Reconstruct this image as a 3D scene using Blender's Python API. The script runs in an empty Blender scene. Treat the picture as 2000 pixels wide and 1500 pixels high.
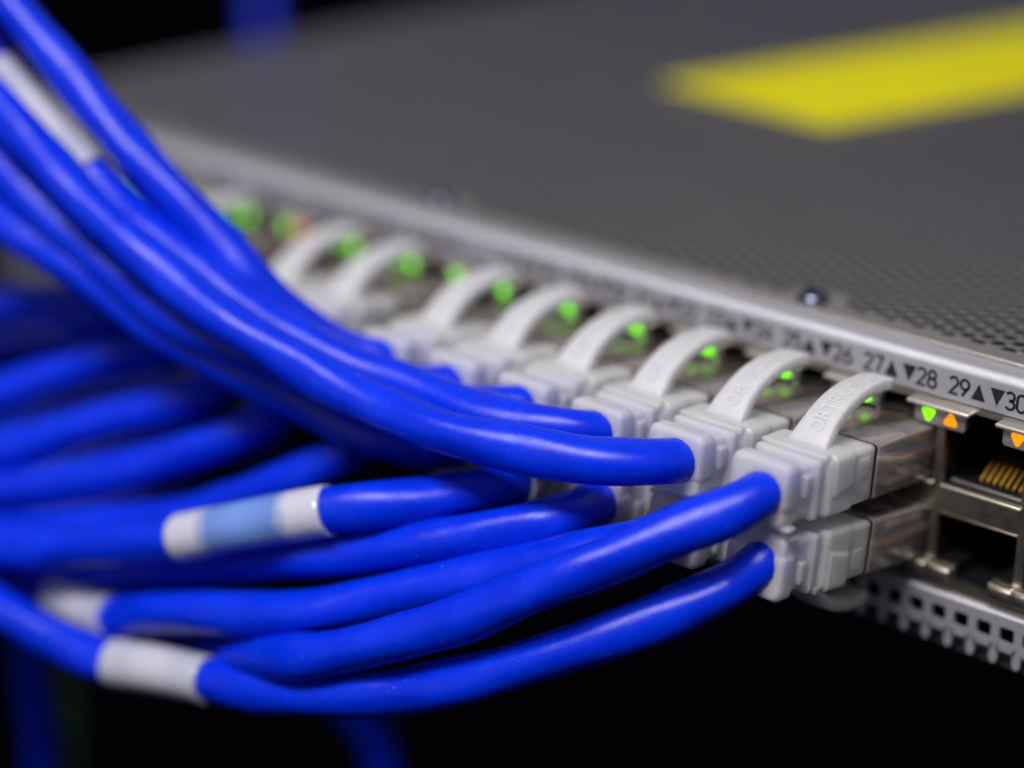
import bpy, bmesh, math, random
import numpy as np
from mathutils import Vector, Matrix

random.seed(7)
rng = np.random.default_rng(7)
scene = bpy.context.scene
COL = scene.collection
U = 0.1                      # one millimetre = 0.1 unit (one unit = one centimetre)

# ------------------------------------------------------------------ camera
CAM = np.array([132.2818, -245.7806, 144.0488])
YAW, PITCH, ROLL, FPX = 0.7299, 0.3625, 0.0106, 4153.39


def cam_axes():
    f = np.array([-math.sin(YAW) * math.cos(PITCH), math.cos(YAW) * math.cos(PITCH), -math.sin(PITCH)])
    r = np.array([math.cos(YAW), math.sin(YAW), 0.0])
    u = np.cross(r, f)
    return math.cos(ROLL) * r + math.sin(ROLL) * u, -math.sin(ROLL) * r + math.cos(ROLL) * u, f


RIGHT, UP, FWD = cam_axes()
cam_data = bpy.data.cameras.new('camera')
cam = bpy.data.objects.new('camera', cam_data)
COL.objects.link(cam)
cm = Matrix.Identity(4)
for i in range(3):
    cm[i][0], cm[i][1], cm[i][2], cm[i][3] = RIGHT[i], UP[i], -FWD[i], CAM[i] * U
cam.matrix_world = cm
cam_data.sensor_width = 36.0
cam_data.lens = FPX / 2000 * 36
cam_data.clip_start = 0.5
cam_data.clip_end = 2000
cam_data.dof.use_dof = True
cam_data.dof.focus_distance = 287 * U
APERTURE_MM = 16.8
cam_data.dof.aperture_fstop = cam_data.lens * 1e-3 / (APERTURE_MM * U)
scene.camera = cam

# ------------------------------------------------------------------ world, lamps, exposure
world = bpy.data.worlds.new('World')
scene.world = world
world.use_nodes = True
wt = world.node_tree
bgn = wt.nodes['Background']
# a dark hall: black below, a deep blue dimness at eye level, a faintly lit grey ceiling overhead
tc_ = wt.nodes.new('ShaderNodeTexCoord')
sp_ = wt.nodes.new('ShaderNodeSeparateXYZ')
cr_ = wt.nodes.new('ShaderNodeValToRGB')
wt.links.new(tc_.outputs['Generated'], sp_.inputs[0])
wt.links.new(sp_.outputs[2], cr_.inputs[0])
wt.links.new(cr_.outputs[0], bgn.inputs[0])
els = cr_.color_ramp.elements
els[0].position, els[0].color = 0.0, (0.0007, 0.0007, 0.0016, 1)
els[1].position, els[1].color = 0.03, (0.012, 0.014, 0.07, 1)
for p_, c_ in ((0.25, (0.018, 0.020, 0.085, 1)), (0.34, (0.29, 0.275, 0.265, 1)), (0.55, (0.24, 0.23, 0.23, 1)), (1.0, (0.15, 0.15, 0.16, 1))):
    e_ = els.new(p_)
    e_.color = c_
bgn.inputs[1].default_value = 1.0


def area_lamp(name, pos, target, sx, sy, power, color):
    l = bpy.data.lights.new(name, 'AREA')
    l.shape = 'RECTANGLE'
    l.size, l.size_y = sx * U, sy * U
    l.energy = power
    l.color = color
    o = bpy.data.objects.new(name, l)
    COL.objects.link(o)
    p, t = Vector(pos) * U, Vector(target) * U
    o.matrix_world = Matrix.Translation(p) @ (p - t).to_track_quat('Z', 'Y').to_matrix().to_4x4()
    return o


TGT = (-60, -30, 25)
area_lamp('ceiling_lamp', (TGT[0] + 110, TGT[1] - 470, TGT[2] + 740), TGT, 440, 200, 98000, (1.0, 0.955, 0.97))
area_lamp('front_fill_lamp', (TGT[0] - 350, TGT[1] - 1300, TGT[2] + 120), TGT, 1500, 800, 12000, (1.0, 0.95, 0.93))  # broad fill added out front for dim faces and metal reflections; no seen source

vs = scene.view_settings
vs.view_transform = 'Standard'
vs.look = 'None'
vs.exposure = 0
vs.gamma = 1
vs.use_curve_mapping = False
scene.render.engine = 'CYCLES'
scene.cycles.use_denoising = True
scene.cycles.max_bounces = 10
scene.cycles.transmission_bounces = 8
scene.cycles.sample_clamp_indirect = 6

# ------------------------------------------------------------------ materials


def new_mat(name):
    m = bpy.data.materials.new(name)
    m.use_nodes = True
    nt = m.node_tree
    return m, nt, nt.nodes['Principled BSDF']


def N(nt, kind, **kw):
    n = nt.nodes.new(kind)
    for k, v in kw.items():
        setattr(n, k, v)
    return n


def math_node(nt, op, a, b=None, c=None):
    n = nt.nodes.new('ShaderNodeMath')
    n.operation = op
    for i, v in enumerate((a, b, c)):
        if v is None:
            continue
        if isinstance(v, (int, float)):
            n.inputs[i].default_value = v
        else:
            nt.links.new(v, n.inputs[i])
    return n.outputs[0]


def noise(nt, scale, detail=3, rough=0.6, coord='Object'):
    tc = N(nt, 'ShaderNodeTexCoord')
    n = N(nt, 'ShaderNodeTexNoise')
    n.inputs['Scale'].default_value = scale
    n.inputs['Detail'].default_value = detail
    n.inputs['Roughness'].default_value = rough
    nt.links.new(tc.outputs[coord], n.inputs['Vector'])
    return n.outputs['Fac']


def ramp(nt, fac, stops):
    r = N(nt, 'ShaderNodeValToRGB')
    while len(r.color_ramp.elements) > 1:
        r.color_ramp.elements.remove(r.color_ramp.elements[-1])
    r.color_ramp.elements[0].position = stops[0][0]
    r.color_ramp.elements[0].color = (*stops[0][1], 1)
    for p, c in stops[1:]:
        e = r.color_ramp.elements.new(p)
        e.color = (*c, 1)
    nt.links.new(fac, r.inputs[0])
    return r.outputs[0]


def bump(nt, height, strength, dist, bs):
    b = N(nt, 'ShaderNodeBump')
    b.inputs['Strength'].default_value = strength
    b.inputs['Distance'].default_value = dist
    nt.links.new(height, b.inputs['Height'])
    nt.links.new(b.outputs[0], bs.inputs['Normal'])


def simple(name, color, rough=0.5, metal=0.0, var=0.12, scale=6.0, bump_s=0.0, bump_scale=60.0, bump_d=0.01, **inputs):
    m, nt, bs = new_mat(name)
    f = noise(nt, scale)
    lo = tuple(c * (1 - var) for c in color)
    hi = tuple(min(1, c * (1 + var)) for c in color)
    nt.links.new(ramp(nt, f, [(0.3, lo), (0.7, hi)]), bs.inputs['Base Color'])
    r = ramp(nt, noise(nt, scale * 2.7), [(0.3, (rough * 0.85,) * 3), (0.7, (min(1, rough * 1.15),) * 3)])
    nt.links.new(r, bs.inputs['Roughness'])
    bs.inputs['Metallic'].default_value = metal
    for k, v in inputs.items():
        bs.inputs[k.replace('_', ' ')].default_value = v
    if bump_s:
        bump(nt, noise(nt, bump_scale, 2), bump_s, bump_d, bs)
    return m


def jacket_material():
    m, nt, bs = new_mat('blue_cable_jacket')
    f = noise(nt, 1.3)
    base = ramp(nt, f, [(0.3, (0.0002, 0.020, 0.58)), (0.7, (0.0004, 0.032, 0.71))])
    # specks of dust clinging to the vinyl
    sp = noise(nt, 26, 1, 0.5)
    mask = ramp(nt, sp, [(0.765, (0, 0, 0)), (0.80, (1, 1, 1))])
    mix = N(nt, 'ShaderNodeMix', data_type='RGBA')
    nt.links.new(mask, mix.inputs[0])
    nt.links.new(base, mix.inputs[6])
    mix.inputs[7].default_value = (0.12, 0.2, 0.7, 1)
    nt.links.new(mix.outputs[2], bs.inputs['Base Color'])
    nt.links.new(ramp(nt, noise(nt, 4), [(0.3, (0.22,) * 3), (0.7, (0.31,) * 3)]), bs.inputs['Roughness'])
    bs.inputs['Specular IOR Level'].default_value = 0.30
    h = math_node(nt, 'ADD', math_node(nt, 'MULTIPLY', noise(nt, 90, 2), 0.25), noise(nt, 2.2, 2))
    bump(nt, h, 0.35, 0.03, bs)
    return m


def cover_material(holes=True):
    m, nt, bs = new_mat('perforated_silver_paint' if holes else 'silver_paint')
    fine = noise(nt, 140, 2, 0.7)
    f = noise(nt, 0.35, 3)
    lo, hi = ((0.58, 0.565, 0.53), (0.66, 0.645, 0.61)) if holes else ((0.54, 0.54, 0.585), (0.60, 0.60, 0.65))
    base = ramp(nt, f, [(0.3, lo), (0.7, hi)])
    bs.inputs['Metallic'].default_value = 0.92 if holes else 0.6
    rough = ramp(nt, fine, [(0.3, (0.22,) * 3), (0.75, (0.30,) * 3)] if holes else [(0.3, (0.32,) * 3), (0.75, (0.42,) * 3)])
    nt.links.new(rough, bs.inputs['Roughness'])
    if not holes:
        nt.links.new(base, bs.inputs['Base Color'])
        bump(nt, fine, 0.55, 0.012, bs)
        return m
    tc = N(nt, 'ShaderNodeTexCoord')
    sep = N(nt, 'ShaderNodeSeparateXYZ')
    nt.links.new(tc.outputs['Object'], sep.inputs[0])
    X, Y = sep.outputs[0], sep.outputs[1]
    px, py = 0.487, 0.31

    def lattice(ox, oy):
        a = math_node(nt, 'WRAP', math_node(nt, 'SUBTRACT', X, ox), px / 2, -px / 2)
        b = math_node(nt, 'WRAP', math_node(nt, 'SUBTRACT', Y, oy), py / 2, -py / 2)
        return math_node(nt, 'SQRT', math_node(nt, 'ADD', math_node(nt, 'MULTIPLY', a, a), math_node(nt, 'MULTIPLY', b, b)))
    d = math_node(nt, 'MINIMUM', lattice(-0.22, 0.82), lattice(-0.22 + px / 2, 0.82 + py / 2))
    # plain margins: the front edge and a round field about each screw
    keep = math_node(nt, 'GREATER_THAN', Y, 0.745)
    for sx in SCREWS:
        a = math_node(nt, 'SUBTRACT', X, sx * U)
        b = math_node(nt, 'SUBTRACT', Y, 0.75)
        dd = math_node(nt, 'ADD', math_node(nt, 'MULTIPLY', a, a), math_node(nt, 'MULTIPLY', b, b))
        keep = math_node(nt, 'MULTIPLY', keep, math_node(nt, 'GREATER_THAN', dd, 0.52 ** 2))
    keep = math_node(nt, 'MULTIPLY', keep, math_node(nt, 'LESS_THAN', Y, 36))
    inside = math_node(nt, 'MULTIPLY', ramp_value(nt, d, 0.108, 0.086), keep)
    mix = N(nt, 'ShaderNodeMix', data_type='RGBA')
    nt.links.new(inside, mix.inputs[0])
    nt.links.new(base, mix.inputs[6])
    mix.inputs[7].default_value = (0.012, 0.012, 0.015, 1)
    nt.links.new(mix.outputs[2], bs.inputs['Base Color'])
    h = math_node(nt, 'MULTIPLY', ramp_value(nt, d, 0.078, 0.145), 1.0)
    h = math_node(nt, 'ADD', math_node(nt, 'MULTIPLY', math_node(nt, 'SUBTRACT', h, 1.0), keep), math_node(nt, 'MULTIPLY', fine, 0.035))
    bump(nt, h, 0.8, 0.06, bs)
    return m


def ramp_value(nt, v, a, b):
    """linear 0..1 as v goes from a to b"""
    n = N(nt, 'ShaderNodeMapRange')
    n.inputs['From Min'].default_value = a
    n.inputs['From Max'].default_value = b
    n.clamp = True
    nt.links.new(v, n.inputs['Value'])
    return n.outputs[0]


def milky_material(name, color, sss, trans, rough, scale=0.16):
    m, nt, bs = new_mat(name)
    f = noise(nt, 2.5)
    lo = tuple(c * 0.95 for c in color)
    nt.links.new(ramp(nt, f, [(0.3, lo), (0.7, color)]), bs.inputs['Base Color'])
    nt.links.new(ramp(nt, noise(nt, 8), [(0.3, (rough * .85,) * 3), (0.7, (rough * 1.2,) * 3)]), bs.inputs['Roughness'])
    bs.inputs['Subsurface Weight'].default_value = sss
    bs.inputs['Subsurface Radius'].default_value = (1.0, 1.0, 1.1)
    bs.inputs['Subsurface Scale'].default_value = scale
    bs.inputs['Transmission Weight'].default_value = trans
    bs.inputs['IOR'].default_value = 1.42
    return m


def emitter(name, color, strength):
    m, nt, bs = new_mat(name)
    bs.inputs['Base Color'].default_value = (*[c * .5 for c in color], 1)
    bs.inputs['Roughness'].default_value = 0.3
    bs.inputs['Emission Color'].default_value = (*color, 1)
    g = noise(nt, 9)
    s = math_node(nt, 'MULTIPLY_ADD', g, strength * 0.5, strength * 0.75)
    nt.links.new(s, bs.inputs['Emission Strength'])
    return m


def sleeve_material(name, a, b, lo, hi):
    """printed wrap label: ends a, middle b, measured along the cable by the UV map"""
    m, nt, bs = new_mat(name)
    uv = N(nt, 'ShaderNodeUVMap')
    sep = N(nt, 'ShaderNodeSeparateXYZ')
    nt.links.new(uv.outputs[0], sep.inputs[0])
    w = math_node(nt, 'MULTIPLY_ADD', noise(nt, 5), 0.06, -0.03)
    u = math_node(nt, 'ADD', sep.outputs[0], w)
    b2 = tuple(x * 1.25 for x in b) if lo < 0.29 else b
    c = ramp(nt, u, [(max(lo - 0.03, 0), a), (lo + 0.06, b), ((lo + hi) / 2, b2), (hi - 0.08, b), (min(hi + 0.03, 1), a)])
    nt.links.new(c, bs.inputs['Base Color'])
    bs.inputs['Roughness'].default_value = 0.17
    bs.inputs['Specular IOR Level'].default_value = 0.6
    bump(nt, noise(nt, 7, 2), 0.25, 0.03, bs)
    return m


SCREWS = [-187.5, -111, -34.5, 42, 118.5]
M = {}
M['jacket'] = jacket_material()
M['cover'] = cover_material(True)
M['paint'] = cover_material(False)
M['boot'] = milky_material('frosted_boot_plastic', (0.93, 0.945, 1.0), 1.0, 0.48, 0.38, 0.30)
M['latch'] = milky_material('frosted_latch_plastic', (0.90, 0.91, 0.95), 1.0, 0.40, 0.34, 0.22)
M['letter'] = simple('raised_lettering_plastic', (0.56, 0.57, 0.61), 0.6, 0.0, 0.03)
M['clear'] = milky_material('clear_plug_plastic', (0.93, 0.90, 0.89), 0.0, 0.97, 0.06)
M['plug'] = milky_material('smoky_clear_plug_plastic', (0.78, 0.69, 0.65), 0.0, 0.78, 0.07)
M['wire_brown'] = simple('brown_wire', (0.26, 0.12, 0.075), 0.45)
M['wire_orange'] = simple('orange_wire', (0.55, 0.20, 0.06), 0.45)
M['wire_green'] = simple('green_wire', (0.03, 0.22, 0.06), 0.45)
M['wire_blue'] = simple('blue_wire', (0.04, 0.08, 0.40), 0.45)
M['wire_white'] = simple('pale_wire', (0.52, 0.46, 0.43), 0.45)
M['load_bar'] = simple('pale_load_bar', (0.50, 0.45, 0.43), 0.4)
M['shell'] = simple('plug_shield_metal', (0.76, 0.69, 0.67), 0.40, 1.0, 0.10, 1.5, 0.06, 3.0, 0.03, Coat_Weight=1.0, Coat_Roughness=0.06)
M['shield'] = simple('port_shield_metal', (0.52, 0.49, 0.42), 0.36, 1.0, 0.06, 1.2, 0.08, 3.0, 0.03)
M['bright'] = simple('plated_edge_metal', (0.85, 0.78, 0.62), 0.36, 0.65, 0.08, 3.0)
M['plate'] = simple('indicator_plate_metal', (0.45, 0.44, 0.43), 0.42, 0.7, 0.08, 8.0, 0.2, 80.0, 0.01)
M['black'] = simple('black_port_plastic', (0.006, 0.006, 0.009), 0.4, 0.0)
M['gap'] = simple('dark_seam', (0.012, 0.011, 0.014), 0.5, 0.0)
M['gold'] = simple('gold_contact', (0.75, 0.42, 0.06), 0.5, 0.8)
M['ink'] = simple('black_print', (0.012, 0.012, 0.014), 0.5, 0.0, 0.2)
M['screw'] = simple('screw_steel', (0.14, 0.16, 0.21), 0.28, 1.0)
M['yellow'] = simple('yellow_sticker_vinyl', (0.70, 0.65, 0.0), 0.5, 0.0, 0.05, 0.6, Specular_IOR_Level=0.15)
M['inner'] = simple('shade_darkened_sheet_metal', (0.05, 0.05, 0.055), 0.6, 0.4)  # shade of the hollow chassis put into the dark base colour
M['green'] = emitter('green_light', (0.22, 1.0, 0.0), 1.5)
M['orange'] = emitter('orange_light', (1.0, 0.255, 0.0), 1.35)
M['white_sleeve'] = sleeve_material('white_wrap_label', (0.40, 0.42, 0.50), (0.47, 0.48, 0.54), 0.3, 0.7)
M['clear_sleeve'] = sleeve_material('part_clear_wrap_label', (0.50, 0.51, 0.60), (0.12, 0.22, 0.54), 0.22, 0.77)
M['tape'] = sleeve_material('end_wrap_label', (0.50, 0.49, 0.55), (0.46, 0.44, 0.52), 0.3, 0.7)
M['blue_ink'] = simple('blue_print', (0.02, 0.07, 0.32), 0.4)
M['green_jacket'] = simple('green_cable_jacket', (0.004, 0.035, 0.004), 0.5)

# ------------------------------------------------------------------ mesh helpers


def link(o, parent=None):
    COL.objects.link(o)
    if parent is not None:
        o.parent = parent
    return o


def obj(name, mesh, mat, parent=None):
    o = bpy.data.objects.new(name, mesh)
    for mm in (mat if isinstance(mat, (list, tuple)) else [mat]):
        if mm.name not in [x.name for x in mesh.materials if x]:
            mesh.materials.append(mm)
    return link(o, parent)


def tag(o, label=None, cat=None, group=None, kind=None):
    if label: o['label'] = label
    if cat: o['category'] = cat
    if group: o['group'] = group
    if kind: o['kind'] = kind
    return o


def empty(name, label, cat, group=None, mtx=None):
    o = bpy.data.objects.new(name, None)
    o.empty_display_size = 0.2
    if mtx is not None: o.matrix_world = mtx
    COL.objects.link(o)
    return tag(o, label, cat, group)


def v(x, y, z):
    return Vector((x * U, y * U, z * U))


def finish(bm, name, smooth=True, angle=35):
    bmesh.ops.recalc_face_normals(bm, faces=bm.faces[:])
    me = bpy.data.meshes.new(name)
    if smooth:
        lim = math.radians(angle)
        for f in bm.faces: f.smooth = True
        for e in bm.edges:
            if len(e.link_faces) == 2 and e.calc_face_angle(0) > lim:
                e.smooth = False
    bm.to_mesh(me)
    bm.free()
    return me


def add_box(bm, x0, x1, y0, y1, z0, z1, bev=0.0, seg=2, mi=0):
    r = bmesh.ops.create_cube(bm, size=1)
    vs_ = r['verts']
    for q in vs_:
        q.co = v(x0 + (q.co.x + .5) * (x1 - x0), y0 + (q.co.y + .5) * (y1 - y0), z0 + (q.co.z + .5) * (z1 - z0))
    faces = set(f for q in vs_ for f in q.link_faces)
    if bev:
        es = list(set(e for q in vs_ for e in q.link_edges))
        g = bmesh.ops.bevel(bm, geom=es, offset=bev * U, segments=seg, affect='EDGES', profile=0.5)
        faces |= set(g['faces'])
    for f in faces:
        if f.is_valid: f.material_index = mi


def rrect(hw, zt, zb, r, n=5):
    """rounded rectangle outline (x, z)"""
    pts = []
    for cx, cz, a0 in ((hw - r, zt - r, 0), (-hw + r, zt - r, 90), (-hw + r, zb + r, 180), (hw - r, zb + r, 270)):
        for k in range(n):
            a = math.radians(a0 + 90 * k / (n - 1))
            pts.append((cx + r * math.cos(a), cz + r * math.sin(a)))
    return pts


def add_loft(bm, sections, mi=0):
    """sections: (y, outline) with equal point counts; capped at both ends"""
    rings = []
    for y, ol in sections:
        rings.append([bm.verts.new(v(x, y, z)) for x, z in ol])
    n = len(rings[0])
    for a, b in zip(rings, rings[1:]):
        for k in range(n):
            f = bm.faces.new((a[k], a[(k + 1) % n], b[(k + 1) % n], b[k]))
            f.material_index = mi
    for ring in (rings[0], rings[-1]):
        bm.faces.new(ring).material_index = mi


def add_prism(bm, poly, y0, y1, bev=0.0, mi=0):
    """outline in x,z extruded from y0 to y1"""
    n = len(poly)
    a = [bm.verts.new(v(x, y0, z)) for x, z in poly]
    b = [bm.verts.new(v(x, y1, z)) for x, z in poly]
    for k in range(n):
        bm.faces.new((a[k], a[(k + 1) % n], b[(k + 1) % n], b[k])).material_index = mi
    fa = bm.faces.new(a); fb = bm.faces.new(b)
    fa.material_index = fb.material_index = mi
    if bev:
        bmesh.ops.bevel(bm, geom=list(fa.edges), offset=bev * U, segments=2, affect='EDGES', profile=0.5)


# ------------------------------------------------------------------ the switch
PITCHX, GAP = 13.97, 7.0


def colx(n):
    """centre of port column n (0 is the column marked 29 and 30)"""
    return n * PITCHX - (GAP if n <= -7 else 0) + (GAP if n >= 2 else 0)


COLS = list(range(-14, 2))
X0, X1, DEPTH = -232.0, 190.0, 420.0
sw = empty('network_switch', 'silver rack switch with a perforated top, two rows of ports and a yellow sticker', 'network switch')


def extrude_x(profile, x0, x1, mat, name, parent, nx=1):
    bm = bmesh.new()
    rows = []
    for i in range(nx + 1):
        x = x0 + (x1 - x0) * i / nx
        rows.append([bm.verts.new(v(x, y, z)) for y, z in profile])
    for a, b in zip(rows, rows[1:]):
        for k in range(len(profile) - 1):
            bm.faces.new((a[k], a[k + 1], b[k + 1], b[k]))
    return obj(name, finish(bm, name, angle=50), mat, parent)


def arc_pts(cy, cz, r, a0, a1, n=8):
    return [(cy + r * math.cos(math.radians(a0 + (a1 - a0) * k / n)), cz + r * math.sin(math.radians(a0 + (a1 - a0) * k / n))) for k in range(n + 1)]


# front panel: label strip with a rolled top edge, end fields, perforated strip below the ports
bm = bmesh.new()
prof = [(1.0, 37.9), (0.12, 37.9), (0.0, 38.02), (0.0, 42.1)] + arc_pts(1.45, 42.1, 1.45, 180, 90, 8)[1:] + [(3.9, 43.6), (4.0, 43.0)]
ra = [bm.verts.new(v(X0, y, z)) for y, z in prof]
rb = [bm.verts.new(v(X1, y, z)) for y, z in prof]
for k in range(len(prof) - 1):
    bm.faces.new((ra[k], ra[k + 1], rb[k + 1], rb[k]))


def cell_with_hole(bm, cx, cz, hx, z0, z1, hw, r, y=-0.8, n=4):
    inner = rrect(hw, hw, -hw, r, n)
    m = len(inner)
    iv = [bm.verts.new(v(cx + x, y, cz + z)) for x, z in inner]
    ov = []
    for x, z in inner:
        s = 1 / max(abs(x) / hw, abs(z) / hw)
        ox, oz = x * s / hw, z * s / hw
        ov.append(bm.verts.new(v(cx + ox * hx, y, (z1 - cz) * oz + cz if oz > 0 else cz + (cz - z0) * oz)))
    back = [bm.verts.new(v(cx + x, y + 0.6, cz + z)) for x, z in inner]
    for k in range(m):
        j = (k + 1) % m
        bm.faces.new((iv[k], iv[j], ov[j], ov[k]))
        bm.faces.new((iv[k], iv[j], back[j], back[k]))


HP = 3.67
hx0 = -0.78
k0, k1 = int((X0 - hx0) / HP) + 1, int((X1 - hx0) / HP)
for k in range(k0, k1 + 1):
    cx = hx0 + k * HP
    cell_with_hole(bm, cx, 6.0, HP / 2, 4.2, 8.6, 1.18, 0.38)
    # fingers of the row of holes cut through by the lower bend
    w = (HP - 2.36) / 2
    for s in (-1, 1):
        xa, xb = cx + s * HP / 2, cx + s * (HP / 2 - w)
        q = [bm.verts.new(v(x, -0.8, z)) for x, z in ((xa, 4.2), (xb, 4.2), (xb, 3.5), (xb, 1.9), (xa + (xb - xa) * .6, 1.35), (xa, 1.2))]
        bm.faces.new(q)
        b2 = [bm.verts.new(v(x, 0.2, z)) for x, z in ((xb, 3.5), (xb, 1.9), (xa + (xb - xa) * .6, 1.35), (xa, 1.2))]
        for i in range(3):
            bm.faces.new((q[2 + i], q[3 + i], b2[i + 1], b2[i]))
    q = [bm.verts.new(v(x, -0.8, z)) for x, z in ((cx - HP / 2 + w, 4.2), (cx + HP / 2 - w, 4.2), (cx + HP / 2 - w, 3.75), (cx + HP / 2 - w - .3, 3.45), (cx - HP / 2 + w + .3, 3.45), (cx - HP / 2 + w, 3.75))]
    bm.faces.new(q)
# rolled top edge of that strip
tp = [(-0.8, 8.6)] + arc_pts(-0.3, 8.6, 0.5, 180, 90, 5)[1:] + [(2.0, 9.1)]
ra = [bm.verts.new(v(X0, y, z)) for y, z in tp]
rb = [bm.verts.new(v(X1, y, z)) for y, z in tp]
for k in range(len(tp) - 1):
    bm.faces.new((ra[k], ra[k + 1], rb[k + 1], rb[k]))
# plain fields left of, between and right of the groups of ports
fields = [(X0, colx(-14) - PITCHX / 2 - 4.4), (colx(1) + PITCHX / 2 + 4.4, X1)]
for xa, xb in fields:
    add_box(bm, xa, xb, 0.05, 1.2, 9.1, 37.9)
bmesh.ops.remove_doubles(bm, verts=bm.verts[:], dist=0.0005)
panel = obj('front_panel', finish(bm, 'front_panel', angle=40), M['paint'], sw)

# top cover
prof = [(4.1, 42.6), (4.1, 43.75)] + arc_pts(4.55, 43.75, 0.45, 180, 90, 6)[1:] + [(DEPTH, 44.2), (DEPTH + 0.4, 43.8), (DEPTH + 0.4, 30)]
cover = extrude_x(prof, X0 - 0.6, X1 + 0.6, M['cover'], 'top_cover', sw)
bm = bmesh.new()
add_box(bm, X0 - 1.2, X0 - 0.2, 1.5, DEPTH, 0.4, 43.9, 0.3)
obj('side_panel', finish(bm, 'side_panel'), M['paint'], sw)
bm = bmesh.new()
add_box(bm, X1 + 0.2, X1 + 1.2, 1.5, DEPTH, 0.4, 43.9, 0.3)
obj('side_panel', finish(bm, 'side_panel'), M['paint'], sw)
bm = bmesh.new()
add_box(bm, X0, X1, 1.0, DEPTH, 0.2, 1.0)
add_box(bm, X0, X1, 20.0, 21.0, 1.0, 43.0)  # dark baffle added behind the openings to stand for the shaded interior
obj('base_pan_and_baffle', finish(bm, 'base_pan_and_baffle'), M['inner'], sw)

# cover screws
def screw_mesh():
    bm = bmesh.new()
    rings = []
    for r, z in ((2.45, 0), (2.45, 0.25), (2.3, 0.7), (1.85, 1.15), (1.2, 1.42), (0.95, 1.45), (0.85, 0.9)):
        rings.append([bm.verts.new(v(r * math.cos(t), r * math.sin(t), z)) for t in np.linspace(0, 2 * math.pi, 24, endpoint=False)])
    for a, b in zip(rings, rings[1:]):
        for k in range(24):
            bm.faces.new((a[k], a[(k + 1) % 24], b[(k + 1) % 24], b[k]))
    bm.faces.new(rings[-1])
    return finish(bm, 'screw')


sm = screw_mesh()
for sx in SCREWS[:4]:
    o = obj('screw', sm, M['screw'], cover)
    o.location = v(sx, 7.6, 44.2)

# yellow sticker
bm = bmesh.new()
A, B = np.array([-141.0, 105.5]), np.array([-93.0, 97.5])
d = (B - A) / np.linalg.norm(B - A)
n_ = np.array([-d[1], d[0]])
poly = [A, B, B + n_ * 150 + d * 8, A + n_ * 150 + d * 8]
lo = [bm.verts.new(v(x, y, 44.24)) for x, y in poly]
hi = [bm.verts.new(v(x, y, 44.42)) for x, y in poly]
bm.faces.new(hi)
for k in range(4):
    bm.faces.new((lo[k], lo[(k + 1) % 4], hi[(k + 1) % 4], hi[k]))
tag(obj('sticker', finish(bm, 'sticker', False), M['yellow'], sw), 'blank yellow sticker')

# --- printed numerals
def arc(cx, cy, rx, ry, a0, a1, n=14):
    return [(cx + rx * math.cos(math.radians(a0 + (a1 - a0) * k / n)), cy + ry * math.sin(math.radians(a0 + (a1 - a0) * k / n))) for k in range(n + 1)]


GLYPH = {
    '0': [arc(.28, .7, .27, .3, 180, 0) + arc(.28, .3, .27, .3, 0, -180) + [(.01, .7)]],
    '1': [[(.08, .78), (.36, 1), (.36, 0)]],
    '2': [arc(.28, .73, .25, .27, 165, -30) + [(.03, .02), (.57, .02)]],
    '3': [arc(.27, .75, .25, .25, 155, -85) + arc(.27, .26, .28, .26, 85, -150)],
    '4': [[(.42, 0), (.42, 1), (.0, .28), (.58, .28)]],
    '5': [[(.52, 1), (.1, 1), (.06, .52)] + arc(.28, .31, .27, .31, 130, -150)],
    '6': [[(.42, 1), (.08, .46)] + arc(.28, .29, .27, .29, 150, -210)],
    '7': [[(0, 1), (.55, 1), (.2, 0)]],
    '8': [arc(.28, .76, .22, .24, 0, 360, 22), arc(.28, .27, .27, .27, 0, 360, 22)],
    '9': [[(.14, 0), (.48, .54)] + arc(.28, .71, .27, .29, -30, 330)],
}


def add_stroke(bm, pts, w, put):
    P = [np.array(p, float) for p in pts]
    L, Rr = [], []
    for i, p in enumerate(P):
        a = P[max(i - 1, 0)]; b = P[min(i + 1, len(P) - 1)]
        if i == 0 and np.allclose(P[0], P[-1]): a = P[-2]
        if i == len(P) - 1 and np.allclose(P[0], P[-1]): b = P[1]
        t1 = p - a; t2 = b - p
        t1 = t1 / (np.linalg.norm(t1) or 1); t2 = t2 / (np.linalg.norm(t2) or 1)
        t = t1 + t2
        t = t / (np.linalg.norm(t) or 1)
        n = np.array([-t[1], t[0]])
        c = max(0.5, abs(np.dot(n, [-t2[1], t2[0]])) if np.linalg.norm(t2) else 1)
        L.append(bm.verts.new(put(*(p + n * w / 2 / c)))); Rr.append(bm.verts.new(put(*(p - n * w / 2 / c))))
    for i in range(len(P) - 1):
        try: bm.faces.new((L[i], L[i + 1], Rr[i + 1], Rr[i]))
        except ValueError: pass


LH = 2.45
LZ = 40.2 - LH / 2


def number_mesh(num, xc):
    bm = bmesh.new()
    adv = 1.72
    x = xc - (adv * (len(str(num)) - 1) + 1.4) / 2
    for ch in str(num):
        for st in GLYPH[ch]:
            add_stroke(bm, [(a * LH, b * LH) for a, b in st], 0.40, lambda p, q, x=x: v(x + p, -0.05, LZ + q))
        x += adv
    return finish(bm, 'port_number', False)


def arrow_mesh(up):
    bm = bmesh.new()
    pts = ((-2.85, LZ), (-0.6, LZ), (-1.72, LZ + LH)) if up else ((0.02, LZ + LH), (2.27, LZ + LH), (1.15, LZ))
    bm.faces.new([bm.verts.new(v(x, -0.05, z)) for x, z in pts])
    return finish(bm, 'arrow_mark', False)


am = {True: arrow_mesh(True), False: arrow_mesh(False)}
for n in COLS:
    for up in (True, False):
        o = obj('port_number', number_mesh((29 if up else 30) + 2 * n, -4.75 if up else 4.05), M['ink'], panel)
        o.location = v(colx(n), 0, 0)
        o = obj('arrow_mark', am[up], M['ink'], panel)
        o.location = v(colx(n), 0, 0)

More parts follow.
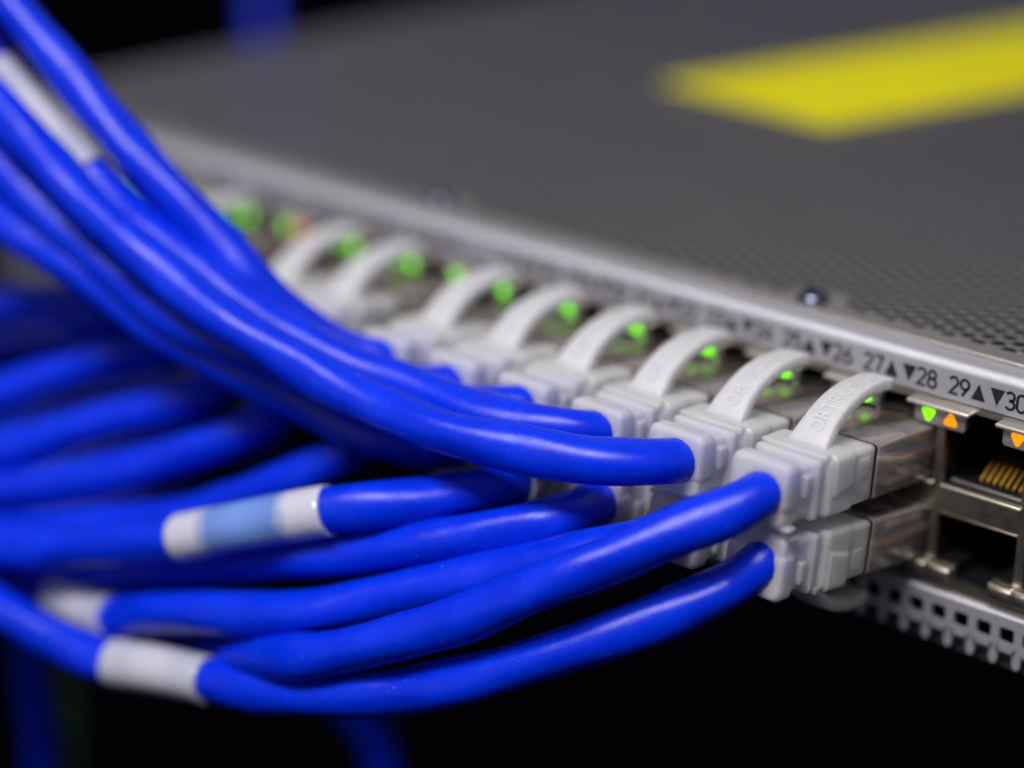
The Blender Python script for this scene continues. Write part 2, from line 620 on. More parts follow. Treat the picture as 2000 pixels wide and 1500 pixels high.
# --- ports: the shielded frame of one column is an upper and a lower port
def port_mesh(upper):
    bm = bmesh.new()
    hw = PITCHX / 2
    if upper:
        zs = [23.05, 25.2, 34.2, 36.9, 37.85]
        def open_(x, i): return (i == 1 and abs(x) < 6.3) or (i == 2 and abs(x) < 3.0)
    else:
        zs = [9.2, 11.2, 13.4, 20.9, 23.05]
        def open_(x, i): return (i == 2 and abs(x) < 6.3) or (i == 1 and abs(x) < 3.0)
    xs = [-hw, -6.3, -3.0, 3.0, 6.3, hw]
    vt = {}

    def vert(i, j, y):
        k = (i, j, y)
        if k not in vt: vt[k] = bm.verts.new(v(xs[i], y, zs[j]))
        return vt[k]
    op = {}
    for i in range(5):
        for j in range(4):
            op[i, j] = open_((xs[i] + xs[i + 1]) / 2, j)
            if not op[i, j]:
                bm.faces.new((vert(i, j, 0), vert(i + 1, j, 0), vert(i + 1, j + 1, 0), vert(i, j + 1, 0)))
            else:
                bm.faces.new((vert(i, j, 15.5), vert(i + 1, j, 15.5), vert(i + 1, j + 1, 15.5), vert(i, j + 1, 15.5))).material_index = 1
    for (i, j), o_ in op.items():
        if not o_: continue
        for di, dj, e in ((-1, 0, ((i, j), (i, j + 1))), (1, 0, ((i + 1, j), (i + 1, j + 1))), (0, -1, ((i, j), (i + 1, j))), (0, 1, ((i, j + 1), (i + 1, j + 1)))):
            if not op.get((i + di, j + dj), False):
                (a, b), (c, d_) = e
                for ya, yb, mi in ((0, 0.9, 0), (0.9, 15.5, 1)):
                    bm.faces.new((vert(a, b, ya), vert(c, d_, ya), vert(c, d_, yb), vert(a, b, yb))).material_index = mi
    if upper:
        add_box(bm, -6.25, 6.45, -0.42, 0.15, 24.75, 25.32, 0.2, 3, 2)
        add_box(bm, -5.6, 6.2, 1.6, 2.3, 25.25, 25.75, 0.15, 2, 3)
        add_box(bm, -3.0, 3.0, 0.6, 1.4, 37.1, 37.75, 0.1, 2, 2)
    else:
        add_box(bm, -6.3, 6.3, -0.12, 0.5, 20.75, 21.1, 0.12, 2, 0)
        for s in (-1, 1):
            xa, xb = sorted((s * 3.0, s * (hw - 0.01)))
            add_box(bm, xa, xb, -1.5, 0.1, 10.9, 13.1, 0.45, 3, 0)
            add_box(bm, xa + .1, xb - .1, -1.2, -0.2, 12.95, 13.3, 0.15, 2, 2)
    return finish(bm, 'port', angle=40)


def contacts_mesh(upper):
    bm = bmesh.new()
    for k in range(8):
        x = (k - 2.6) * 1.02 if upper else (k - 3.5) * 1.02
        zb, s = (25.6, 1) if upper else (20.5, -1)
        path = [(4.8, -0.1), (5.4, 0.3), (7.6, 1.7), (10.5, 2.0)]
        for (ya, za), (yb, zb2) in zip(path, path[1:]):
            q = [bm.verts.new(v(x + dx, y, zb + s * z)) for dx, y, z in ((-.15, ya, za), (.15, ya, za), (.15, yb, zb2), (-.15, yb, zb2))]
            q2 = [bm.verts.new(v(x + dx, y, zb + s * (z - .3))) for dx, y, z in ((-.15, ya, za), (.15, ya, za), (.15, yb, zb2), (-.15, yb, zb2))]
            bm.faces.new(q); bm.faces.new(q2)
            for i in range(4):
                bm.faces.new((q[i], q[(i + 1) % 4], q2[(i + 1) % 4], q2[i]))
    return finish(bm, 'contacts', False)


pm, cmx = {}, {}
for up in (True, False):
    pm[up], cmx[up] = port_mesh(up), contacts_mesh(up)
for n in COLS:
    for up in (True, False):
        o = obj('port', pm[up], [M['shield'], M['black'], M['bright'], M['plate']], sw)
        o.location = v(colx(n), 0, 0)
        obj('contacts', cmx[up], M['gold'], o)

# --- indicator plates hang over the partitions between the columns
def rtri(up, s=0.95, r=0.28):
    pts = []
    base = [(90, ), (210, ), (330, )] if up else [(270, ), (30, ), (150, )]
    c = [(1.12 * s * math.cos(math.radians(a[0])), 1.12 * s * math.sin(math.radians(a[0]))) for a in base]
    for (x, z), a in zip(c, base):
        for k in range(-3, 4):
            t = math.radians(a[0] + 60 * k / 3)
            pts.append((x * 0.72 + 0.36 * math.cos(t), z * 0.72 + 0.36 * math.sin(t)))
    return pts


def plate_mesh(left, right):
    """a T-shaped plate; each end column of a group has half of it"""
    xa = -4.05 if left else -0.9
    xb = 4.05 if right else 0.9
    bm = bmesh.new()
    poly = [(xa + .3, 33.95), (xb - .3, 33.95), (xb, 34.3), (xb, 36.6), (xa, 36.6), (xa, 34.3)]
    add_prism(bm, poly, -0.75, -0.02, 0.08, 0)
    add_box(bm, xa - 0.85, xb + 0.85, -1.75, 0.3, 36.62, 37.2, 0.22, 3, 1)
    return finish(bm, 'indicator_plate', angle=40)


def light_mesh(up):
    bm = bmesh.new()
    add_prism(bm, [(x, z) for x, z in rtri(up)], -0.86, -0.2, 0.06)
    return finish(bm, 'indicator_light', angle=40)


lm = {True: light_mesh(True), False: light_mesh(False)}
pl = {}
plates = []
for n in COLS:
    plates.append((colx(n) - PITCHX / 2, n != -14 and n != -6, True, 28 + 2 * n, 29 + 2 * n))
    if n in (-7, 1):
        plates.append((colx(n) + PITCHX / 2, True, False, 30 + 2 * n, None))
ORANGE = {29, 30, 11, 31}
for x, L_, R_, a, b in plates:
    if (L_, R_) not in pl: pl[L_, R_] = plate_mesh(L_, R_)
    o = obj('indicator_plate', pl[L_, R_], [M['plate'], M['bright']], sw)
    o.location = v(x, 0, 0)
    if L_:
        for nm, on in ((a, L_),):
            l = obj('indicator_light', light_mesh(False), M['orange'] if nm in ORANGE else M['green'], o)
            l.location = v(-1.78, 0, 35.42)
    if R_:
        l = obj('indicator_light', light_mesh(True), M['orange'] if b in ORANGE else M['green'], o)
        l.location = v(1.78, 0, 35.18)

# ------------------------------------------------------------------ patch cord connectors
def fuse(me, voxel):
    """one moulded skin out of overlapping solids"""
    o = bpy.data.objects.new('mould', me)
    COL.objects.link(o)
    md = o.modifiers.new('r', 'REMESH')
    md.mode = 'VOXEL'
    md.voxel_size = voxel * U
    md.use_smooth_shade = True
    sm_ = o.modifiers.new('s', 'SMOOTH')
    sm_.factor, sm_.iterations = 0.5, 1
    out = bpy.data.meshes.new_from_object(o.evaluated_get(bpy.context.evaluated_depsgraph_get()))
    out.name = me.name
    bpy.data.objects.remove(o)
    return out


def boot_mesh():
    bm = bmesh.new()
    S = lambda y, w, t, b, r: (y, rrect(w, t, b, r))
    add_loft(bm, [
        S(-34.0, 4.1, 3.7, -3.9, 1.0), S(-33.75, 4.35, 4.05, -4.25, 1.1), S(-33.3, 4.3, 4.2, -4.4, 1.1), S(-31.2, 4.35, 4.2, -4.4, 1.1),
        S(-30.8, 4.45, 4.0, -4.2, 1.0), S(-30.6, 4.2, 3.75, -3.9, 0.7), S(-28.2, 4.3, 3.8, -3.9, 0.7), S(-27.9, 5.2, 4.25, -4.2, 0.7),
        S(-27.0, 5.25, 4.3, -4.25, 0.7), S(-26.7, 4.75, 3.9, -4.0, 0.7), S(-25.9, 4.8, 3.9, -4.0, 0.7), S(-25.6, 5.5, 4.05, -4.1, 0.8),
        S(-25.2, 5.75, 4.2, -4.3, 0.9), S(-20.2, 5.85, 4.2, -4.3, 0.9), S(-19.8, 5.8, 4.1, -4.2, 0.8), S(-19.6, 5.55, 4.0, -4.0, 0.7),
        S(-15.2, 5.6, 4.0, -4.0, 0.7), S(-14.9, 5.5, 3.9, -3.9, 0.6)])

    # the upper half of the moulding laps over the lower half: a proud shell with a wavy hem
    def cap(y, w, t, hem, r):
        o = []
        for k in range(6):
            a = math.radians(90 * k / 5)
            o.append((w - r + r * math.cos(a), t - r + r * math.sin(a)))
        for k in range(6):
            a = math.radians(90 + 90 * k / 5)
            o.append((-w + r + r * math.cos(a), t - r + r * math.sin(a)))
        return y, [(w - .25, hem - .15), (w, hem + .25)] + o + [(-w, hem + .25), (-w + .25, hem - .15)]
    add_loft(bm, [cap(-34.25, 4.4, 3.9, -1.0, 1.1), cap(-34.1, 4.45, 4.35, -1.5, 1.2), cap(-33.6, 4.65, 4.6, -1.7, 1.2), cap(-31.6, 4.65, 4.6, -1.6, 1.2), cap(-31.3, 4.5, 4.3, -1.4, 1.1)])
    add_loft(bm, [cap(-25.0, 5.75, 4.25, -1.0, 0.9), cap(-24.7, 6.1, 4.5, -1.3, 0.9), cap(-22.5, 6.22, 4.5, -0.7, 0.9), cap(-20.6, 6.22, 4.5, -0.5, 0.9), cap(-20.2, 6.0, 4.3, -0.4, 0.9)])
    # cross rib on the roof, side blocks in the neck
    add_box(bm, -5.3, 5.3, -26.6, -25.3, 3.6, 4.75, 0.3, 2)
    for s in (-1, 1):
        xa, xb = sorted((s * 4.2, s * 5.0))
        add_box(bm, xa, xb, -30.3, -28.6, -0.6, 2.6, 0.25, 2)
        xa, xb = sorted((s * 5.3, s * 5.75))
        add_box(bm, xa, xb, -18.6, -16.2, -0.4, 2.7, 0.2, 2)
    add_box(bm, -5.05, 5.05, -33.6, -31.6, -4.7, -4.0, 0.3, 2)
    return fuse(finish(bm, 'boot', angle=50), 0.10)


ARM = [(-24.6, 3.6), (-23.9, 4.3), (-23.0, 5.3), (-21.9, 6.5), (-20.2, 8.0), (-17.9, 9.4), (-15.4, 10.35), (-12.8, 10.95), (-10.4, 11.2), (-8.2, 11.2), (-6.3, 11.0)]


def arm_frames():
    P = [np.array(p) for p in ARM]
    Q = []
    for i in range(len(P) - 1):
        p0 = P[max(i - 1, 0)]; p1 = P[i]; p2 = P[i + 1]; p3 = P[min(i + 2, len(P) - 1)]
        for k in range(4):
            t = k / 4
            Q.append(0.5 * (2 * p1 + (p2 - p0) * t + (2 * p0 - 5 * p1 + 4 * p2 - p3) * t * t + (3 * p1 - p0 - 3 * p2 + p3) * t ** 3))
    Q.append(P[-1])
    out, s = [], 0
    for i, q in enumerate(Q):
        t = Q[min(i + 1, len(Q) - 1)] - Q[max(i - 1, 0)]
        t = t / np.linalg.norm(t)
        if i: s += np.linalg.norm(q - Q[i - 1])
        out.append((s, q, t, np.array([-t[1], t[0]])))
    return out


AF = arm_frames()
ARM_LEN = AF[-1][0]


def arm_at(s):
    s = min(max(s, 0), ARM_LEN - 1e-6)
    for a, b in zip(AF, AF[1:]):
        if a[0] <= s <= b[0]:
            k = (s - a[0]) / (b[0] - a[0])
            return a[1] * (1 - k) + b[1] * k, a[3] * (1 - k) + b[3] * k
    return AF[-1][1], AF[-1][3]


def latch_mesh():
    bm = bmesh.new()
    rings = []
    for s, q, t, n in AF:
        u = s / ARM_LEN
        w = 3.15 - 0.55 * min(1, u / 0.25) - 0.62 * max(0, (u - .2) / .8)
        w += 0.7 * max(0, 1 - u / 0.1)
        th = 1.9 - 0.15 * u + 0.6 * max(0, 1 - u / 0.12)
        r = 0.28
        ring = []
        for x, d_ in ((w, -th + r), (w, -r), (w - r * .3, -r * .3), (w - r, 0), (-w + r, 0), (-w + r * .3, -r * .3), (-w, -r), (-w, -th + r), (-w + r, -th), (w - r, -th)):
            c = q + n * d_
            ring.append(bm.verts.new(v(x, c[0], c[1])))
        rings.append(ring)
    m = len(rings[0])
    for a, b in zip(rings, rings[1:]):
        for k in range(m):
            bm.faces.new((a[k], a[(k + 1) % m], b[(k + 1) % m], b[k]))
    bm.faces.new(rings[0]); bm.faces.new(rings[-1])
    return finish(bm, 'latch_arm', angle=50)


def lettering_mesh():
    cu = bpy.data.curves.new('lettering', 'FONT')
    cu.body = 'ORTRONICS'
    cu.size = 3.1
    cu.space_character = 1.02
    cu.extrude = 0.5
    cu.resolution_u = 3
    o = bpy.data.objects.new('lettering', cu)
    COL.objects.link(o)
    dg = bpy.context.evaluated_depsgraph_get()
    me = bpy.data.meshes.new_from_object(o.evaluated_get(dg))
    bpy.data.objects.remove(o)
    bm = bmesh.new()
    bm.from_mesh(me)
    xs = [q.co.x for q in bm.verts]
    x0, x1 = min(xs), max(xs)
    bmesh.ops.subdivide_edges(bm, edges=[e for e in bm.edges if e.calc_length() > 0.9], cuts=1)
    for q in bm.verts:
        s = 3.2 + (q.co.x - x0) / (x1 - x0) * (ARM_LEN - 5.6)
        c, n = arm_at(s)
        # letters stand across the arm, read from the boot towards the tip
        h = 0.035 if q.co.z > 0 else -0.1
        p = c + n * h
        q.co = v(-(q.co.y - 1.1), p[0], p[1])
    return finish(bm, 'lettering', False)


def shell_mesh():
    bm = bmesh.new()
    S = lambda y, w, t, b, r: (y, rrect(w, t, b, r, 4))
    add_loft(bm, [S(-14.35, 5.55, 3.75, -3.75, .5), S(-14.2, 5.8, 3.95, -3.95, .55), S(-13.9, 5.85, 4.0, -4.0, .55), S(6.0, 5.8, 3.95, -3.95, .5), S(6.4, 5.5, 3.6, -3.6, .5)])
    return finish(bm, 'plug_body', angle=40)


def pair_mesh(k):
    """two insulated wires of one pair, untwisting from the boot to the contacts"""
    bm = bmesh.new()
    for h in range(2):
        rings = []
        for q in range(15):
            t = q / 14
            y = -17.5 + 22.0 * t
            tw = 2.2 * math.pi * (1 - t) ** 1.5
            rx = (0.55 + 0.0 * t)
            x = (k - 1.5) * 2.62 + (h - .5) * 1.3 * math.cos(tw)
            z = 0.9 - 1.4 * t + (h - .5) * 1.3 * math.sin(tw) * (1 - t)
            r = 0.62
            rings.append([bm.verts.new(v(x + r * math.cos(a), y, z + r * math.sin(a))) for a in np.linspace(0, 2 * math.pi, 10, endpoint=False)])
        for a, b in zip(rings, rings[1:]):
            for m in range(10):
                bm.faces.new((a[m], a[(m + 1) % 10], b[(m + 1) % 10], b[m])).material_index = h
        bm.faces.new(rings[0]).material_index = h
        bm.faces.new(rings[-1]).material_index = h
    return finish(bm, 'wire_pair', angle=40)


def bar_mesh():
    bm = bmesh.new()
    add_box(bm, -5.0, 5.0, -10.5, -1.5, -2.9, -1.9, 0.2, 2)
    return finish(bm, 'load_bar', angle=40)


def seam_mesh():
    bm = bmesh.new()
    o_, i_ = rrect(5.5, 3.85, -3.85, .5, 4), rrect(4.7, 3.1, -3.1, .4, 4)
    for ya, yb in ((-14.95, -14.38),):
        vo = [[bm.verts.new(v(x, y, z)) for x, z in q] for y in (ya, yb) for q in (o_, i_)]
        m = len(o_)
        for a, b in ((0, 1), (2, 3), (0, 2), (1, 3)):
            for k in range(m):
                bm.faces.new((vo[a][k], vo[a][(k + 1) % m], vo[b][(k + 1) % m], vo[b][k]))
    return finish(bm, 'seam', angle=40)


def clip_mesh():
    """clear locking tongue and the clear contact block of the plug"""
    bm = bmesh.new()
    P = [(5.0, 4.1), (0.0, 4.6), (-5.0, 5.9), (-9.5, 7.0)]
    rings = []
    for k, (y, z) in enumerate(P):
        w = 2.9 if k < 2 else 1.7
        rings.append([bm.verts.new(v(x, y, z + dz)) for x, dz in ((w, 0), (w, .55), (-w, .55), (-w, 0))])
    for a, b in zip(rings, rings[1:]):
        for k in range(4):
            bm.faces.new((a[k], a[(k + 1) % 4], b[(k + 1) % 4], b[k]))
    bm.faces.new(rings[0]); bm.faces.new(rings[-1])
    return finish(bm, 'clip', angle=40)


def block_mesh():
    bm = bmesh.new()
    add_box(bm, -4.9, 4.9, -12.8, -2.6, -4.15, -3.7, 0.15, 2)
    add_box(bm, -4.9, 4.9, -6.5, -2.8, -4.65, -4.0, 0.2, 2)
    for k in range(4):
        add_box(bm, -4.5 + k * 2.4, -3.0 + k * 2.4, -12.6, -8.4, -4.6, -4.0, 0.2, 2)
    return finish(bm, 'contact_block', angle=40)


PROTO = dict(boot=(boot_mesh(), M['boot']), latch_arm=(latch_mesh(), M['latch']), plug_body=(shell_mesh(), M['plug']), load_bar=(bar_mesh(), M['load_bar']),
             clip=(clip_mesh(), M['clear']), contact_block=(block_mesh(), M['clear']), seam=(seam_mesh(), M['gap']), lettering=(lettering_mesh(), M['letter']))

# ------------------------------------------------------------------ cables


def at(px, py, D):
    """point on the cable, given by its place in the picture and its distance along the lens axis (mm)"""
    return CAM + D * (FWD + RIGHT * (px - 1000) / FPX - UP * (py - 750) / FPX)


def smooth_path(P, step=0.9, passes=10):
    P = [np.array(p, float) for p in P]
    Q = []
    for i in range(len(P) - 1):
        p0 = P[i - 1] if i else 2 * P[0] - P[1]
        p1, p2 = P[i], P[i + 1]
        p3 = P[i + 2] if i + 2 < len(P) else 2 * P[-1] - P[-2]
        m = max(2, int(np.linalg.norm(p2 - p1) / step))
        for k in range(m):
            t = k / m
            Q.append(0.5 * (2 * p1 + (p2 - p0) * t + (2 * p0 - 5 * p1 + 4 * p2 - p3) * t * t + (3 * p1 - p0 - 3 * p2 + p3) * t ** 3))
    Q.append(P[-1])
    Q = np.array(Q)
    # even spacing, then relax the kinks of the hand-placed points
    s = np.concatenate([[0], np.cumsum(np.linalg.norm(np.diff(Q, axis=0), axis=1))])
    tt = np.arange(0, s[-1], step)
    Q = np.stack([np.interp(tt, s, Q[:, k]) for k in range(3)], 1)
    for _ in range(passes):
        Q[1:-1] = 0.25 * Q[:-2] + 0.5 * Q[1:-1] + 0.25 * Q[2:]
    return Q


def tube_mesh(Q, R, name, inv, lump=1.0, sides=20, uv=False):
    n = len(Q)
    T = np.gradient(Q, axis=0)
    T /= np.linalg.norm(T, axis=1)[:, None]
    ref = np.cross(T[0], [0, 0, 1.0]); ref /= np.linalg.norm(ref)
    ph = rng.uniform(0, 6.28, 6)
    s = np.arange(n) * np.linalg.norm(Q[1] - Q[0])
    pts = []
    th = np.linspace(0, 2 * math.pi, sides, endpoint=False)
    for i in range(n):
        ref = ref - T[i] * np.dot(ref, T[i]); ref /= np.linalg.norm(ref)
        b = np.cross(T[i], ref)
        # four twisted pairs press through the jacket as slow helical lumps
        r = R * (1 + lump * (0.05 * np.sin(2 * th + s[i] * 6.28 / 34 + ph[0]) + 0.022 * np.sin(3 * th - s[i] * 6.28 / 21 + ph[1])
                             + 0.022 * math.sin(s[i] * 6.28 / 17 + ph[2]) + 0.008 * math.sin(s[i] * 6.28 / 9.3 + ph[3])))
        pts.append(Q[i] + (np.cos(th) * r)[:, None] * ref + (np.sin(th) * r)[:, None] * b)
    pts = np.array(pts).reshape(-1, 3) * U
    inv = np.array(inv)
    pts = pts @ inv[:3, :3].T + inv[:3, 3]
    faces = []
    for i in range(n - 1):
        for k in range(sides):
            j = (k + 1) % sides
            faces.append((i * sides + k, i * sides + j, (i + 1) * sides + j, (i + 1) * sides + k))
    faces.append(tuple(range(sides - 1, -1, -1)))
    faces.append(tuple((n - 1) * sides + k for k in range(sides)))
    me = bpy.data.meshes.new(name)
    me.from_pydata(pts.tolist(), [], faces)
    if uv:
        l = me.uv_layers.new(name='UVMap')
        for p in me.polygons:
            for li in p.loop_indices:
                i, k = divmod(me.loops[li].vertex_index, sides)
                l.data[li].uv = (i / (n - 1), k / sides)
    me.polygons.foreach_set('use_smooth', [True] * (len(me.polygons) - 2) + [False, False])
    me.update()
    return me


CORD_R = 3.3
PAIRS = [pair_mesh(k) for k in range(4)]
PAIR_COL = ['wire_orange', 'wire_green', 'wire_blue', 'wire_brown']


def connector_matrix(x, z, tilt, upper, yaw=0.0, out=0.0):
    m = Matrix.Translation(v(x, -out, z)) @ Matrix.Rotation(math.radians(yaw), 4, 'Z') @ Matrix.Rotation(math.radians(-tilt), 4, 'X')
    if not upper:
        m = m @ Matrix.Rotation(math.pi, 4, 'Y')
    return m


def px_index(Q, px, py):
    d_ = Q - CAM
    w = d_ @ FWD
    x = 1000 + FPX * (d_ @ RIGHT) / w
    y = 750 - FPX * (d_ @ UP) / w
    return int(np.argmin((x - px) ** 2 + (y - py) ** 2))


def patch_cord(number, pts, label, group, sleeves=(), yaw=0.0, dz=0.0):
    upper = number % 2 == 1
    n = (number - (29 if upper else 30)) // 2
    x = colx(n)
    mtx = connector_matrix(x, (29.5 if upper else 17.4) + dz, (5.0 if upper else 8.4) + rng.uniform(-.4, .4), upper, yaw)
    root = empty('patch_cord', label, 'patch cord', group, mtx)
    boot = None
    for part in ('boot', 'latch_arm', 'plug_body', 'clip', 'contact_block', 'load_bar'):
        me, mat = PROTO[part]
        o = obj(part, me, mat, root)
        if part == 'latch_arm': obj('lettering', *PROTO['lettering'], o)
        if part == 'plug_body':
            obj('seam', *PROTO['seam'], o)
            for k in range(4): obj('wire_pair', PAIRS[k], [M['wire_white'], M[PAIR_COL[k]]], o)
    inv = mtx.inverted()
    sg = 1 if upper else -1
    start = [np.array(mtx @ v(sg * ox, y, sg * oz)) / U for ox, y, oz in ((0, -24.0, 0), (0.6, -29.5, 0.2), (0.9, -33.5, 0.3))]
    P = start + [at(*p) for p in pts]
    # beyond the frame the cord runs on in its own direction
    t = P[-1] - P[-2]
    t = t / np.linalg.norm(t)
    P += [P[-1] + t * 60 + np.array([0, 2, 0]), P[-1] + t * 140 + np.array([-6, 16, 0]), P[-1] + t * 230 + np.array([-20, 50, 0])]
    Q = smooth_path(P)
    obj('jacket', tube_mesh(Q, CORD_R, 'jacket', inv), M['jacket'], root)
    for (ax, ay), (bx, by), mat, glyphs in sleeves:
        i, j = sorted((px_index(Q, ax, ay), px_index(Q, bx, by)))
        seg = Q[i:j + 1]
        sl = obj('wrap_label', tube_mesh(seg, CORD_R + 0.42, 'wrap_label', inv, 0.25, 24, True), M[mat], root)
        if glyphs:
            bm = bmesh.new()
            T = np.gradient(seg, axis=0); T /= np.linalg.norm(T, axis=1)[:, None]
            inv3 = inv

            def put(a, b, seg=seg, T=T):
                f = min(max(a, 0), 1) * (len(seg) - 1)
                i0 = min(int(f), len(seg) - 2)
                c = seg[i0] + (seg[i0 + 1] - seg[i0]) * (f - i0)
                tt = T[i0]
                toc = CAM - c; toc -= tt * np.dot(toc, tt); toc /= np.linalg.norm(toc)
                upv = np.cross(toc, tt)
                if upv[2] < 0: upv = -upv
                ang = b / (CORD_R + .4)
                return inv3 @ Vector(((c + (toc * math.cos(ang) + upv * math.sin(ang)) * (CORD_R + .56)) * U).tolist())
            for st, w in glyphs:
                dense = []
                for a, b in zip(st, st[1:]):
                    for k in range(4):
                        dense.append((a[0] + (b[0] - a[0]) * k / 4, a[1] + (b[1] - a[1]) * k / 4))
                dense.append(st[-1])
                # stroke in millimetres along the cord
                L = len(seg) * 0.9
                add_stroke(bm, [(a * L, b) for a, b in dense], w, lambda a, b, L=L: put(a / L, b))
            obj('print', finish(bm, 'print', False), M['blue_ink'], sl)
    return root


UP_G = 'blue patch cords in the upper row of ports'
LO_G = 'blue patch cords in the lower row of ports'

# upper row -------------------------------------------------------------
patch_cord(27, [(1455, 984, 277), (1400, 1008, 277), (1300, 1046, 277), (1200, 1090, 278), (1100, 1127, 279), (1000, 1168, 282), (900, 1210, 286), (800, 1240, 290), (700, 1265, 294), (600, 1281, 299), (500, 1287, 311), (420, 1288, 325), (320, 1285, 335), (200, 1262, 342), (100, 1222, 346), (0, 1172, 350)],
           'blue patch cord in upper port 27, nearest the open port, curving down to the left', UP_G)
patch_cord(25, [(1250, 903, 285), (1150, 898, 285), (1050, 884, 287), (970, 868, 289), (900, 852, 291), (850, 838, 293), (775, 806, 297), (700, 775, 300), (625, 738, 303), (500, 660, 307), (400, 595, 310), (262, 485, 315), (170, 400, 319), (100, 318, 322), (0, 210, 327)],
           'blue patch cord in upper port 25, sweeping up left in front of the bundle', UP_G)
patch_cord(23, [(1110, 842, 295), (1050, 833, 296), (980, 818, 298), (915, 800, 300), (850, 778, 303), (800, 760, 305), (750, 741, 307), (678, 712, 309), (576, 657, 312), (475, 600, 315), (398, 540, 318), (320, 475, 321), (235, 400, 325), (150, 318, 328), (72, 235, 331), (0, 150, 335)],
           'blue patch cord in upper port 23 with a long white wrap label at upper left', UP_G,
           sleeves=[((172, 340), (-10, 140), 'white_sleeve', None)])
patch_cord(21, [(975, 798, 305), (920, 796, 307), (850, 790, 310), (780, 782, 312), (700, 766, 313), (600, 738, 313), (500, 694, 314), (420, 655, 316), (330, 612, 319), (240, 545, 324), (150, 465, 328), (75, 395, 331), (0, 325, 334)],
           'blue patch cord on the fourth upper plug counted from the open port', UP_G)
patch_cord(19, [(845, 763, 313), (800, 756, 314), (740, 737, 315), (660, 700, 316), (576, 655, 318), (475, 604, 321), (398, 542, 325), (320, 478, 329), (235, 402, 333), (150, 320, 337), (72, 240, 341), (0, 150, 344)],
           'blue patch cord on the fifth upper plug counted from the open port', UP_G)
patch_cord(17, [(715, 703, 322), (690, 694, 322), (650, 674, 322), (577, 624, 321), (525, 582, 320), (480, 532, 319), (430, 476, 320), (350, 392, 321), (287, 324, 322), (190, 212, 324), (100, 104, 326), (20, 5, 328)],
           'topmost blue patch cord, climbing steeply to the top left corner', UP_G)
patch_cord(15, [(530, 628, 335), (480, 562, 333), (430, 490, 331), (360, 405, 331), (287, 326, 332), (190, 214, 333), (100, 106, 335), (20, 8, 336)],
           'blue patch cord of the upper plug just left of the wider gap between ports', UP_G)
patch_cord(13, [(430, 600, 344), (390, 560, 340), (320, 492, 339), (235, 412, 342), (150, 330, 346), (72, 250, 350), (0, 160, 353)],
           'blue patch cord of the leftmost plug whose white latch arm shows whole', UP_G)
patch_cord(9, [(220, 520, 361), (160, 470, 358), (80, 400, 356), (0, 330, 354)],
           'blue patch cord of the farthest upper plug, mostly hidden by the bundle', UP_G)

# lower row -------------------------------------------------------------
patch_cord(28, [(1450, 1131, 284), (1400, 1155, 284), (1300, 1200, 284), (1200, 1240, 284), (1100, 1273, 286), (1000, 1302, 288), (900, 1330, 291), (800, 1349, 295), (700, 1358, 298), (600, 1357, 304), (500, 1346, 311), (395, 1326, 317), (300, 1305, 322), (192, 1287, 327), (100, 1245, 331), (0, 1188, 335)],
           'lowest blue patch cord, in lower port 28, white wrap label at lower left', LO_G,
           sleeves=[((408, 1327), (218, 1291), 'white_sleeve', None)])
patch_cord(26, [(1250, 1062, 285), (1200, 1072, 286), (1100, 1088, 289), (1000, 1110, 293), (900, 1135, 296), (800, 1155, 299), (700, 1178, 302), (600, 1194, 304), (500, 1200, 309), (400, 1197, 314), (300, 1196, 322), (220, 1206, 332), (156, 1182, 339), (100, 1155, 345), (50, 1130, 350), (0, 1100, 354)],
           'blue patch cord with a dull white label, running just above the two lowest cords', LO_G,
           sleeves=[((228, 1207), (112, 1160), 'white_sleeve', None)])
patch_cord(24, [(1100, 1013, 294), (1000, 1034, 295), (900, 1050, 297), (800, 1062, 300), (700, 1074, 304), (600, 1086, 308), (500, 1097, 316), (400, 1106, 324), (300, 1113, 332), (150, 1122, 342), (0, 1130, 350)],
           'unlabelled blue patch cord just below the cord with the part clear wrap label', LO_G)
D_G = [([(.28, -2.2), (.28, 2.4)], 0.9), ([(.28, 2.4), (.42, 1.9), (.5, .6), (.46, -1.2), (.38, -2.1), (.28, -2.2)], 0.8), ([(.72, 1.8), (.66, .4), (.72, -1.2), (.84, -1.6)], 0.7)]
patch_cord(22, [(1000, 948, 304), (900, 964, 301), (800, 979, 300), (700, 990, 300), (624, 1000, 302), (470, 1028, 308), (325, 1055, 316), (210, 1064, 324), (100, 1070, 332), (0, 1070, 339)],
           'blue patch cord with a white and clear wrap label, middle of the lower row', LO_G,
           sleeves=[((643, 998), (350, 1050), 'clear_sleeve', None), ((1003, 948), (1040, 944), 'tape', D_G)])
patch_cord(20, [(840, 880, 312), (780, 862, 311), (700, 838, 312), (620, 796, 315), (540, 757, 318), (450, 716, 320), (350, 660, 322), (275, 612, 325), (200, 560, 328), (100, 492, 332), (0, 425, 336)],
           'blue patch cord from the lower row climbing left below the upper bundle', LO_G)
patch_cord(18, [(720, 858, 321), (676, 888, 319), (600, 922, 322), (540, 948, 326), (472, 976, 331), (380, 1003, 337), (250, 1022, 344), (100, 1030, 350), (0, 1030, 355)],
           'blue patch cord slanting down behind the end of the white and clear wrap label', LO_G)
patch_cord(16, [(540, 805, 334), (480, 842, 334), (400, 872, 336), (250, 915, 342), (100, 945, 348), (0, 955, 353)],
           'blurred blue patch cord, lowest of the three loops left of centre', LO_G)
patch_cord(14, [(430, 752, 342), (350, 787, 342), (250, 810, 345), (150, 835, 348), (0, 880, 354)],
           'blurred blue patch cord, middle of the three loops left of centre', LO_G)
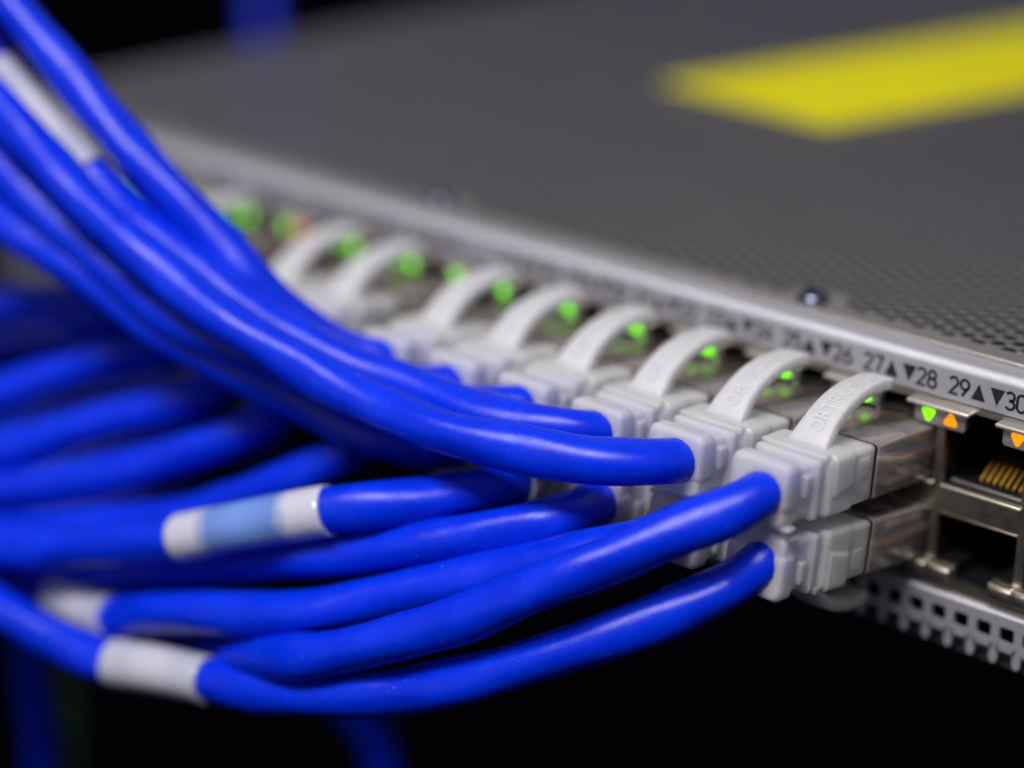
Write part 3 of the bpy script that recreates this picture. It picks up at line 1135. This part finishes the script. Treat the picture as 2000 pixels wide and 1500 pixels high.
patch_cord(12, [(330, 688, 350), (270, 688, 350), (190, 706, 351), (100, 732, 354), (0, 768, 358)],
           'blurred blue patch cord, uppermost of the three loops left of centre', LO_G)
patch_cord(10, [(225, 640, 358), (160, 606, 358), (90, 588, 360), (0, 592, 363)],
           'very blurred blue patch cord at the left edge above the loops', LO_G)

# ------------------------------------------------------------------ loose cables behind and below
def loose_cable(name, pts, label, mat, r=3.2):
    P = [at(*p) for p in pts]
    base = Vector((P[0] * U).tolist())
    me = tube_mesh(smooth_path(P, 2.0), r, name, Matrix.Translation(-base), 0.6, 16)
    o = obj(name, me, mat)
    o.location = base
    return tag(o, label, 'cable', 'cables hanging behind the cord bundle')


for pts in ([(640, 780, 440), (450, 745, 430), (300, 760, 428), (150, 790, 428), (0, 830, 430), (-200, 900, 432)],
            [(560, 880, 435), (350, 860, 425), (200, 885, 424), (80, 905, 424), (0, 912, 425), (-200, 930, 428)],
            [(520, 1010, 430), (350, 985, 424), (200, 985, 424), (80, 1000, 424), (0, 1000, 425), (-200, 1010, 428)],
            [(330, 640, 440), (200, 640, 430), (100, 655, 428), (0, 668, 428), (-200, 700, 430)],
            [(420, 1180, 420), (280, 1140, 415), (150, 1150, 415), (0, 1160, 416), (-200, 1180, 420)]):
    loose_cable('background_cable', pts, 'dark blurred blue cable running behind the loops at the left edge', M['jacket'])
loose_cable('hanging_cable', [(10, 900, 395), (40, 1100, 400), (62, 1300, 405), (85, 1500, 410), (100, 1800, 415), (110, 2300, 420)],
            'blurred blue cable hanging straight down at the lower left corner', M['jacket'])
loose_cable('hanging_cable', [(60, 1000, 440), (110, 1200, 440), (150, 1400, 440), (165, 1700, 445), (170, 2300, 450)],
            'dim green cable hanging at the lower left beside a blue one', M['green_jacket'])
loose_cable('hanging_cable', [(420, 1260, 400), (560, 1310, 402), (680, 1370, 405), (740, 1460, 408), (765, 1600, 410), (790, 2100, 414)],
            'dim blue cable hanging under the lowest cord at the bottom edge', M['jacket'])
loose_cable('hanging_cable', [(500, -900, 640), (508, -300, 640), (512, 0, 640), (520, 200, 640), (540, 700, 640)],
            'dim blue cable hanging behind the switch at the top edge', M['jacket'])
